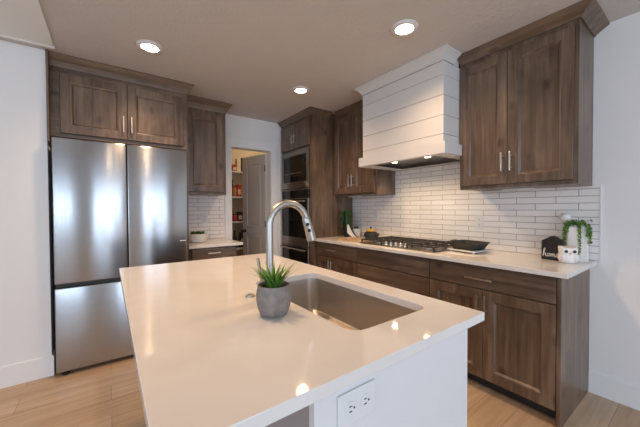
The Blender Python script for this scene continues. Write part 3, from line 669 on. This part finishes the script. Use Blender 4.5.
MB().tube([(fx - 0.002, fy + 0.075, 0.9655), (fx - 0.006, fy + 0.077, 1.0), (fx - 0.016, fy + 0.080, 1.072)], [0.0062, 0.0062, 0.0068], 12).build('lever', chrome, lh, True)
t = tag(MB().lathe([(0.020, 0.0003), (0.020, 0.004), (0.015, 0.006), (0.015, 0.008), (0.012, 0.009)], 24, Matrix.Translation((0.475, 1.150, 0.915))).build('disposal_button', chrome, None, True), 'round nickel button set in the island countertop behind the potted plant', 'button')
outlet('white double outlet turned sideways on the white island end panel', Matrix.Translation((0.4765, by0, 0.812)), 0.122, 0.078, True)

# ---- plants
def blades(b, c, n, hmin, hmax, lean, wid, rnd, seg=5):
    for i in range(n):
        a = rnd.uniform(0, 2 * PI); h = rnd.uniform(hmin, hmax); le = rnd.uniform(0.15, 1) * lean; r0 = rnd.uniform(0, 0.5) * lean * 0.5
        d = Vector((math.cos(a), math.sin(a), 0)); s_ = Vector((-d.y, d.x, 0)); prev = None
        for k in range(seg + 1):
            q = k / seg; p = Vector(c) + d * (r0 + le * q ** 1.6) + Vector((0, 0, h * (q - 0.12 * q * q * le / max(lean, 1e-6)))); ww = wid * (1 - q) ** 0.7 * (0.6 + 0.8 * min(q * 3, 1)) / 1.4
            up = d * 0.25 * ww
            ring = [b.bm.verts.new(b.T @ v) for v in (p - s_ * ww, p - up, p + s_ * ww, p + up * 1.6)]
            if prev:
                for j in range(4): b.bm.faces.new((prev[j], prev[(j + 1) % 4], ring[(j + 1) % 4], ring[j]))
            else: b.bm.faces.new(ring[::-1])
            prev = ring
        b.bm.faces.new(prev)
    return b
rnd = random.Random(3)
px, py = 0.461, 0.908
t = thing('potted_plant', 'spiky green plant in a grey concrete pot on the island countertop', 'plant', (px, py, 0.915))
MB().lathe([(0.040, 0.0005), (0.046, 0.003), (0.055, 0.025), (0.0605, 0.055), (0.060, 0.075), (0.055, 0.098), (0.0555, 0.104), (0.050, 0.104), (0.049, 0.092)], 36, Matrix.Translation((px, py, 0.915)), False).build('pot', concrete, t, True)
MB().lathe([(0.046, 0.0), (0.049, 0.004)], 24, Matrix.Translation((px, py, 0.915 + 0.090))).build('soil', soil, t)
blades(MB(), (px, py, 1.008), 46, 0.040, 0.088, 0.090, 0.0085, rnd).build('leaves', leaf, t)
blades(MB(), (px, py, 1.008), 26, 0.045, 0.095, 0.088, 0.0078, rnd).build('leaves', leafb, t)

def leaflets(b, pts, size, rnd, jit):
    for p in pts:
        for k in range(3):
            c = Vector(p) + Vector([rnd.uniform(-jit, jit) for _ in range(3)])
            n = Vector([rnd.gauss(0, 1) for _ in range(3)]).normalized(); u = n.orthogonal().normalized(); v = n.cross(u); s_ = size * rnd.uniform(0.7, 1.2)
            ring = [b.bm.verts.new(b.T @ (c + q)) for q in (u * s_, (u * 0.4 + v * 0.55) * s_, (v * 0.3 - u * 0.6) * s_, -u * s_, (-v * 0.3 - u * 0.6) * s_, (u * 0.4 - v * 0.55) * s_)]
            m_ = b.bm.verts.new(b.T @ (c + n * s_ * 0.25)); m2 = b.bm.verts.new(b.T @ (c - n * s_ * 0.12))
            for i in range(6):
                b.bm.faces.new((ring[i], ring[(i + 1) % 6], m_)); b.bm.faces.new((ring[(i + 1) % 6], ring[i], m2))
    return b
def trail(start, out, drop, steps=14):
    s0 = Vector(start); o_ = Vector(out); res = []
    for k in range(steps + 1):
        q = k / steps; res.append(s0 + o_ * math.sin(min(q * 2.2, PI / 2)) + Vector((0, 0, 0.03 * math.sin(min(q * 3, PI)) - drop * max(0, q - 0.15) ** 1.2)))
    return res

# succulent bowl beside the refrigerator
bx_, by_ = 0.800, 3.42
t = thing('succulent_bowl', 'white ribbed bowl of small succulents on the counter beside the refrigerator', 'plant', (bx_, by_, 0.915))
MB().lathe([(0.070, 0.0005), (0.088, 0.006), (0.106, 0.045), (0.110, 0.090), (0.106, 0.094), (0.100, 0.088)], 36, Matrix.Translation((bx_, by_, 0.915)), False).build('bowl', ceramic, t, True)
MB().lathe([(0.09, 0), (0.10, 0.006)], 24, Matrix.Translation((bx_, by_, 0.992))).build('soil', soil, t)
for k in range(7):
    a = k * 2 * PI / 6; rr = 0.0 if k == 6 else 0.058
    blades(MB(), (bx_ + rr * math.cos(a), by_ + rr * math.sin(a), 0.998), 18, 0.02, 0.05, 0.034, 0.010, rnd, 3).build('rosette', (leafd, leaf, leafd)[k % 3], t)

# ------------------------------------------------------------------ things on the range counter
CT = 0.9155
# cutting board by the cooktop
t = thing('cutting_board', 'wooden cutting board lying on the counter between cooktop and oven tower', 'cutting board', (2.28, 2.48, CT))
T = Matrix.Translation((2.268, 2.440, CT)) @ Matrix.Rotation(math.radians(4), 4, 'Z')
b = MB(T).slab_hole(rrect(-0.115, 0.115, -0.180, 0.180, 0.02), [(0.05 + 0.012 * math.cos(a * PI / 6), 0.150 + 0.012 * math.sin(a * PI / 6)) for a in range(12)], 0.0003, 0.022)
b.build('board', wboard, t, bevel=0.002)
# teapot
kx, ky, kz = 2.555, 2.47, CT
t = thing('teapot', 'small round black cast iron teapot with amber lid beside the cooktop', 'teapot', (kx, ky, kz))
MB().lathe([(0.055, 0.0004), (0.075, 0.012), (0.086, 0.040), (0.080, 0.068), (0.055, 0.084), (0.05, 0.086)], 32, Matrix.Translation((kx, ky, kz))).build('pot', iron, t, True)
ld = MB().lathe([(0.056, 0.087), (0.060, 0.096), (0.055, 0.108), (0.030, 0.116), (0.02, 0.117)], 32, Matrix.Translation((kx, ky, kz))).build('lid', yellow, t, True)
MB().lathe([(0.008, 0.1172), (0.008, 0.124), (0.015, 0.130), (0.014, 0.140), (0.006, 0.143)], 16, Matrix.Translation((kx, ky, kz))).build('lid_knob', iron, ld, True)
MB().tube([(kx + 0.01, ky - 0.082, kz + 0.03), (kx + 0.01, ky - 0.105, kz + 0.045), (kx + 0.01, ky - 0.118, kz + 0.066)], [0.014, 0.011, 0.008], 12).build('spout', iron, t, True)
# white pot with small plant
wx_, wy_ = 2.600, 2.770
t = thing('potted_plant', 'small leafy plant in a white pot beside the black teapot', 'plant', (wx_, wy_, CT))
MB().lathe([(0.044, 0.0004), (0.048, 0.004), (0.058, 0.10), (0.058, 0.104), (0.053, 0.104), (0.052, 0.092)], 28, Matrix.Translation((wx_, wy_, CT)), False).build('pot', ceramic, t, True)
MB().lathe([(0.048, 0), (0.051, 0.003)], 20, Matrix.Translation((wx_, wy_, CT + 0.090))).build('soil', soil, t)
blades(MB(), (wx_, wy_, CT + 0.092), 40, 0.02, 0.055, 0.06, 0.010, rnd, 3).build('leaves', leafd, t)
# dark vase with trailing greenery in the corner
vx, vy = 2.500, 2.842
t = thing('trailing_plant', 'dark green plant trailing from a black vase in the tower corner', 'plant', (vx, vy, CT))
MB().lathe([(0.036, 0.0004), (0.042, 0.006), (0.048, 0.12), (0.040, 0.24), (0.034, 0.30), (0.038, 0.315), (0.030, 0.31)], 28, Matrix.Translation((vx, vy, CT)), False).build('vase', black, t, True)
b = MB()
for k in range(22):
    sgn = (1, -1)[k % 2]; a = math.radians(180 + sgn * rnd.uniform(35, 85)); r_ = rnd.uniform(0.055, 0.085)
    ps = trail((vx, vy, CT + 0.320), (r_ * math.cos(a) * 0.7, max(-0.085, min(0.070, r_ * 1.15 * math.sin(a))), 0), rnd.uniform(0.14, 0.26), 20)
    leaflets(b, ps, 0.012, rnd, 0.006)
b.build('leaves', leafd, t)
# white curved dish leaning in front of the vase
def dish():
    c = Vector((2.432, 2.695, CT))
    t = thing('leaning_dish', 'white curved dish with black base standing in front of the black vase', 'dish', c)
    prof_out, prof_in = [], []
    b1 = MB(); b2 = MB()
    vdir = Vector((0.25, -0.97, 0)).normalized()   # runs towards the cooktop
    nd = Vector((-0.97, -0.25, 0))                  # towards the room
    n = 14; outer = []
    for k in range(n + 1):
        q = k / n
        outer.append((q * 0.150, 0.160 * (1 - q) ** 2.0 + 0.004))
    def strip(bb, inner, off0, off1):
        lo = [(-0.0 + u, z) for u, z in outer]; hi = inner
        loops = []
        for (u, z), (u2, z2) in zip(lo, hi):
            P = lambda u, z, o: c + vdir * (u - 0.03) + nd * o + Vector((0, 0, z))
            loops.append([P(u, z, off0), P(u2, z2, off0), P(u2, z2, off1), P(u, z, off1)])
        bb.loft(loops, True, True)
    strip(b1, [(u * 0.93 - 0.004, 0.0045 + max(0.0, z * 0.42 - 0.006)) for u, z in outer], 0.0, 0.030)
    b1.build('dish_face', ceramic, t)
    strip(b2, [(u * 0.9 - 0.03 * (1 - u / 0.150), 0.0004) for u, z in outer], -0.032, -0.001)
    b2.build('dish_back', black, t)
dish()
# black grill pan on a white platform
t = thing('serving_stand', 'flat white platform on the counter under the black pan', 'platform', (2.44, 1.19, CT))
T = Matrix.Translation((2.435, 1.235, CT)) @ Matrix.Rotation(math.radians(-6), 4, 'Z')
MB(T).box(-0.115, 0.115, -0.122, 0.122, 0.010, 0.020, 0.003).build('slab', ceramic, t)
for sx in (-1, 1):
    for sy in (-1, 1): MB(T).lathe([(0.010, 0.0003), (0.010, 0.0099)], 10, Matrix.Translation((sx * 0.09, sy * 0.10, 0))).build('foot', ceramic, t)
t = thing('grill_pan', 'black rectangular cast iron pan on the white platform beside the cooktop', 'pan', (2.44, 1.19, CT + 0.0205))
pn = MB(T @ Matrix.Translation((0, 0, 0.0205)))
Lr = lambda a, b_, z, r: [(x, y, z) for x, y in rrect(-a, a, -b_, b_, r)]
pn.loft([Lr(0.090, 0.088, 0.0, 0.02), Lr(0.114, 0.120, 0.052, 0.03), Lr(0.120, 0.128, 0.056, 0.03), Lr(0.120, 0.128, 0.061, 0.03), Lr(0.108, 0.114, 0.060, 0.028), Lr(0.090, 0.088, 0.010, 0.02)], True, True)
pn.build('pan_body', iron, t, True)
for k in range(6):
    MB(T @ Matrix.Translation((0, 0, 0.0205))).box(-0.08, 0.08, -0.078 + k * 0.03, -0.072 + k * 0.03, 0.0102, 0.014).build('ridge', iron, t)
for sy in (-1, 1):
    MB(T @ Matrix.Translation((0, 0, 0.0205))).tube([(-0.035, sy * 0.129, 0.059), (-0.03, sy * 0.142, 0.061), (0.03, sy * 0.142, 0.061), (0.035, sy * 0.129, 0.059)], 0.005, 8).build('handle', iron, t)

# house-shaped sign reading home
def home_sign():
    T = Matrix.Translation((2.475, 0.680, CT)) @ Matrix.Rotation(math.radians(-90 - 12), 4, 'Z') @ Matrix.Rotation(PI / 2, 4, 'X')
    # local x across the face, local y up, local z out of the face
    t = thing('house_sign', 'black house-shaped wooden block with the white word home', 'sign', T.to_translation())
    hw, hs, hp = 0.066, 0.130, 0.168
    blk = MB(T).prism([(-hw, 0.0004), (hw, 0.0004), (hw, hs), (0.0, hp), (-hw, hs)], -0.036, 0.0).build('block', black, t, bevel=0.0015)
    S = 0.040
    # joined-up lower case letters: x, y in letter heights
    h_ = [(0.0, 0.0), (0.12, 0.6), (0.28, 1.25), (0.22, 1.38), (0.12, 1.2), (0.06, 0.6), (0.02, 0.0), (0.12, 0.38), (0.26, 0.55), (0.33, 0.42), (0.33, 0.1), (0.42, 0.0), (0.55, 0.15)]
    o_ = [(0.72, 0.55), (0.58, 0.45), (0.55, 0.18), (0.68, 0.0), (0.82, 0.15), (0.82, 0.42), (0.72, 0.55), (0.85, 0.45), (0.98, 0.5)]
    m_ = [(0.98, 0.5), (1.02, 0.0), (1.08, 0.36), (1.18, 0.54), (1.25, 0.4), (1.26, 0.0), (1.32, 0.36), (1.43, 0.54), (1.5, 0.4), (1.50, 0.1), (1.58, 0.0), (1.68, 0.15)]
    e_ = [(1.68, 0.15), (1.92, 0.34), (1.90, 0.52), (1.78, 0.54), (1.70, 0.34), (1.76, 0.06), (1.90, 0.0), (2.06, 0.14), (2.2, 0.3)]
    for pts in (h_, o_, m_, e_):
        # smooth the stroke
        P = [Vector((x, y, 0)) for x, y in pts]; sm = []
        for i in range(len(P) - 1):
            p0, p1, p2, p3 = P[max(i - 1, 0)], P[i], P[i + 1], P[min(i + 2, len(P) - 1)]
            for k in range(4):
                q = k / 4; sm.append(0.5 * ((2 * p1) + (p2 - p0) * q + (2 * p0 - 5 * p1 + 4 * p2 - p3) * q * q + (3 * p1 - p0 - 3 * p2 + p3) * q ** 3))
        sm.append(P[-1])
        MB(T).tube([(-0.054 + p.x * S * 1.2, 0.024 + p.y * S, 0.0022) for p in sm], 0.0021, 6).build('letter', ceramic, blk)
home_sign()

# white owl pot
def owl():
    c = (2.435, 0.584, CT)
    T = Matrix.Translation(c) @ Matrix.Rotation(math.radians(-90 - 38), 4, 'Z') @ Matrix.Scale(1, 4)
    # local -... the owl looks along local +y turned towards the room; build looking along -Y then rotate
    T = Matrix.Translation(c) @ Matrix.Rotation(math.radians(-58), 4, 'Z') @ Matrix.Scale(0.91, 4)
    t = thing('owl_planter', 'small white ceramic owl in front of the trailing plant vase', 'owl figurine', c)
    b = MB(T); loops = []
    for z, rx, ry in ((0.0004, 0.040, 0.034), (0.006, 0.048, 0.040), (0.03, 0.058, 0.047), (0.055, 0.057, 0.046), (0.075, 0.053, 0.043), (0.092, 0.056, 0.044), (0.104, 0.057, 0.044), (0.110, 0.052, 0.040)):
        lp = []
        for k in range(32):
            a = 2 * PI * k / 32; ca, sa = math.cos(a), math.sin(a)
            ear = 0.012 * max(0, abs(ca) - 0.55) / 0.45 if z > 0.095 else 0
            lp.append((rx * ca, ry * sa, z + ear))
        loops.append(lp)
    b.loft(loops, True, True); body = b.build('body', ceramic, t, True)
    for sg in (-1, 1):
        M2 = T @ Matrix.Translation((sg * 0.024, -0.0405, 0.087)) @ Matrix.Rotation(PI / 2 + 0.05, 4, 'X') @ Matrix.Rotation(sg * 0.0, 4, 'Y')
        e1 = MB(M2).lathe([(0.020, -0.006), (0.020, 0.003), (0.017, 0.005)], 24).build('eye_ring', ceramic, t, True)
        MB(M2).lathe([(0.011, 0.0052), (0.011, 0.0065), (0.006, 0.0075)], 16).build('pupil', black, e1)
        wl = []
        for z, s_ in ((0.012, 0.3), (0.025, 0.8), (0.045, 1.0), (0.06, 0.75), (0.068, 0.25)):
            cx = sg * 0.036
            wl.append([(cx + 0.016 * s_ * math.cos(k * PI / 6), -0.037 + 0.011 * s_ * math.sin(k * PI / 6), z) for k in range(12)])
        MB(T).loft(wl, True, True).build('wing', white, t, True)
    MB(T).loft([[(0.006 * math.cos(k * PI / 3), -0.046 + 0.005 * math.sin(k * PI / 3), 0.078) for k in range(6)], [(0.001 * math.cos(k * PI / 3), -0.050 + 0.001 * math.sin(k * PI / 3), 0.062) for k in range(6)]], True, True).build('beak', yellow, t)
owl()
# tall white vase with trailing greenery
ux, uy = 2.595, 0.572
t = thing('trailing_plant', 'bright green plant trailing from a tall white vase behind the owl', 'plant', (ux, uy, CT))
vb = MB(Matrix.Translation((ux, uy, CT)) @ Matrix.Rotation(math.radians(14), 4, 'Z'))
vb.loft([[(x, y, z) for x, y in rrect(-a, a, -a * 1.2, a * 1.2, 0.008)] for a, z in ((0.046, 0.0004), (0.047, 0.004), (0.043, 0.225), (0.043, 0.23), (0.038, 0.23), (0.037, 0.21))], True, True)
vb.build('vase', ceramic, t, True)
bd, bl = MB(), MB()
# three hanging strands and a loose crown
for k, (ox_, oy_, dr) in enumerate(((-0.052, 0.060, 0.15), (-0.055, 0.054, 0.12), (-0.075, -0.024, 0.235), (-0.072, -0.030, 0.22), (-0.035, -0.070, 0.15), (-0.02, -0.072, 0.135), (-0.05, 0.04, 0.06), (-0.05, -0.06, 0.09))):
    for bb in (bd, bl): leaflets(bb, trail((ux, uy, CT + 0.245), (ox_, oy_, 0), dr, 18), 0.0085, rnd, 0.006)
for k in range(30):
    leaflets((bd, bl)[k % 2], [(ux + rnd.uniform(-0.055, 0.03), uy + rnd.uniform(-0.06, 0.06), CT + 0.245 + rnd.uniform(-0.004, 0.03))], 0.010, rnd, 0.008)
bd.build('leaves', leafd, t); bl.build('leaves', leafb, t)
# white round-topped ornament behind
ox, oy = 2.648, 0.652
t = thing('white_ornament', 'slim white ornament with a round top behind the bright green trailing plant', 'ornament', (ox, oy, CT))
MB().lathe([(0.020, 0.0004), (0.022, 0.004), (0.018, 0.03), (0.012, 0.08), (0.012, 0.22), (0.018, 0.255)], 24, Matrix.Translation((ox, oy, CT))).build('stand', ceramic, t, True)
MB().lathe([(0.012, 0.2555), (0.027, 0.268), (0.033, 0.288), (0.030, 0.309), (0.012, 0.324)], 24, Matrix.Translation((ox, oy, CT))).build('ball', ceramic, t, True)

# ------------------------------------------------------------------ recessed ceiling lights
def ceiling_light(x, y, label):
    t = thing('ceiling_light', label, 'ceiling light', (x, y, CZ), 'round recessed ceiling lights')
    M = Matrix.Translation((x, y, CZ))
    MB().lathe([(0.088, -0.0004), (0.088, -0.006), (0.080, -0.012), (0.060, -0.014), (0.058, -0.004), (0.058, -0.0004)], 36, M, False).build('trim_ring', white, t, True)
    MB().lathe([(0.0575, -0.004), (0.0575, -0.007), (0.045, -0.011), (0.01, -0.012)], 32, M).build('lens', lens_on, t, True)
    l = bpy.data.lights.new('ceiling_light_lamp', 'SPOT'); l.energy = 47; l.color = (1.0, 0.65, 0.38); l.spot_size = math.radians(142); l.spot_blend = 1.0; l.shadow_soft_size = 0.055
    o = bpy.data.objects.new('ceiling_light_lamp', l); COL.objects.link(o); o.parent = t; o.location = (0, 0, -0.04)
ceiling_light(0.268, 2.511, 'lit round ceiling light in front of the refrigerator')
ceiling_light(1.630, 1.262, 'lit round ceiling light nearest the range hood')
ceiling_light(1.607, 2.530, 'lit round ceiling light in front of the pantry doorway and oven tower')
ceiling_light(0.268, 1.262, 'round ceiling light above the sink end of the island')

# ------------------------------------------------------------------ pantry interior
l = bpy.data.lights.new('pantry_lamp', 'POINT'); l.energy = 7; l.color = (1.0, 0.72, 0.42); l.shadow_soft_size = 0.08
o = bpy.data.objects.new('pantry_lamp', l); COL.objects.link(o); o.location = (2.2, 4.3, 2.40)
SHZ = [0.62, 1.055, 1.46, 1.87]
for k, z in enumerate(SHZ):
    o = MB().box(1.103, 2.68, 4.60, 4.978, z, z + 0.022, 0.002).build('pantry_shelf', white)
    tag(o, ('lowest white pantry shelf just above counter height', 'second white pantry shelf from the bottom', 'third white pantry shelf from the bottom', 'topmost white pantry shelf')[k] if k else 'lowest white pantry shelf seen through the doorway', 'shelf', 'white pantry shelves')
def jar(x, y, z, r, h, m, lidm, label):
    t = thing('storage_jar', label, 'jar', (x, y, z), 'pantry goods')
    MB().lathe([(r * 0.92, 0.0004), (r, 0.006), (r, h * 0.78), (r * 0.75, h * 0.86)], 20, Matrix.Translation((x, y, z))).build('jar_body', m, t, True)
    MB().lathe([(r * 0.8, h * 0.8605), (r * 0.8, h * 0.99), (r * 0.72, h)], 20, Matrix.Translation((x, y, z))).build('lid', lidm, t, True)
def carton(x, y, z, w_, d, h, m, label):
    t = thing('food_carton', label, 'carton', (x, y, z), 'pantry goods')
    b = MB().box(x - w_ / 2, x + w_ / 2, y - d / 2, y + d / 2, z + 0.0004, z + h, 0.002).build('carton_body', m, t)
    MB().box(x - w_ * 0.36, x + w_ * 0.36, y - d / 2 - 0.0012, y - d / 2 - 0.0003, z + h * 0.2, z + h * 0.6).build('front_patch', jar_cream, t)
def bottle(x, y, z, r, h, m, label):
    t = thing('bottle', label, 'bottle', (x, y, z), 'pantry goods')
    MB().lathe([(r * 0.95, 0.0004), (r, 0.006), (r, h * 0.55), (r * 0.4, h * 0.75), (r * 0.36, h * 0.92)], 20, Matrix.Translation((x, y, z))).build('bottle_body', m, t, True)
    MB().lathe([(r * 0.42, h * 0.9205), (r * 0.42, h)], 16, Matrix.Translation((x, y, z))).build('cap', black, t)
zt = [z + 0.022 for z in SHZ]
jar(1.590, 4.70, zt[3], 0.042, 0.14, jar_red, jar_amber, 'red jar with amber lid on the top pantry shelf')
bottle(1.64, 4.86, zt[3], 0.03, 0.27, jar_green, 'green bottle at the back of the top pantry shelf')
carton(1.672, 4.68, zt[3], 0.075, 0.07, 0.11, jar_red, 'small red carton with cream patch on the top pantry shelf')
carton(1.748, 4.70, zt[3], 0.065, 0.08, 0.21, jar_cream, 'cream carton on the top pantry shelf beside the small red carton')
carton(1.86, 4.72, zt[3], 0.09, 0.09, 0.24, jar_dark, 'tall dark carton on the top pantry shelf')
jar(1.585, 4.70, zt[2], 0.04, 0.13, jar_dark, jar_cream, 'dark jar with cream lid on the third pantry shelf')
jar(1.672, 4.69, zt[2], 0.042, 0.17, jar_amber, jar_red, 'amber jar with red lid on the third pantry shelf')
carton(1.752, 4.70, zt[2], 0.07, 0.08, 0.20, jar_red, 'red carton on the third pantry shelf beside the amber jar')
bottle(1.70, 4.86, zt[2], 0.035, 0.29, jar_dark, 'dark bottle at the back of the third pantry shelf')
carton(1.585, 4.69, zt[1], 0.075, 0.07, 0.19, jar_cream, 'cream carton on the second pantry shelf')
jar(1.675, 4.68, zt[1], 0.045, 0.12, jar_red, jar_dark, 'red jar with dark lid on the second pantry shelf')
carton(1.765, 4.70, zt[1], 0.08, 0.08, 0.16, jar_dark, 'dark carton on the second pantry shelf beside the red jar')
bottle(1.68, 4.85, zt[1], 0.04, 0.30, jar_amber, 'amber bottle behind the red jar on the second pantry shelf')
bottle(1.705, 4.78, zt[0], 0.045, 0.28, jar_dark, 'dark bottle on the lowest pantry shelf behind the fridge-side counter')
carton(1.805, 4.71, zt[0], 0.09, 0.09, 0.25, jar_dark, 'dark carton on the lowest pantry shelf beside the bottle')
t = thing('coiled_ring', 'black and white round ring standing on the lowest pantry shelf', 'ring', (1.575, 4.66, zt[0]), 'pantry goods')
for r_, m_, nm in ((0.075, black, 'outer_ring'), (0.050, ceramic, 'inner_ring')):
    MB().tube([(1.575 + r_ * math.cos(k * PI / 14), 4.66, zt[0] + 0.0885 + r_ * math.sin(k * PI / 14)) for k in range(29)], 0.0125, 10, False).build(nm, m_, t, True)
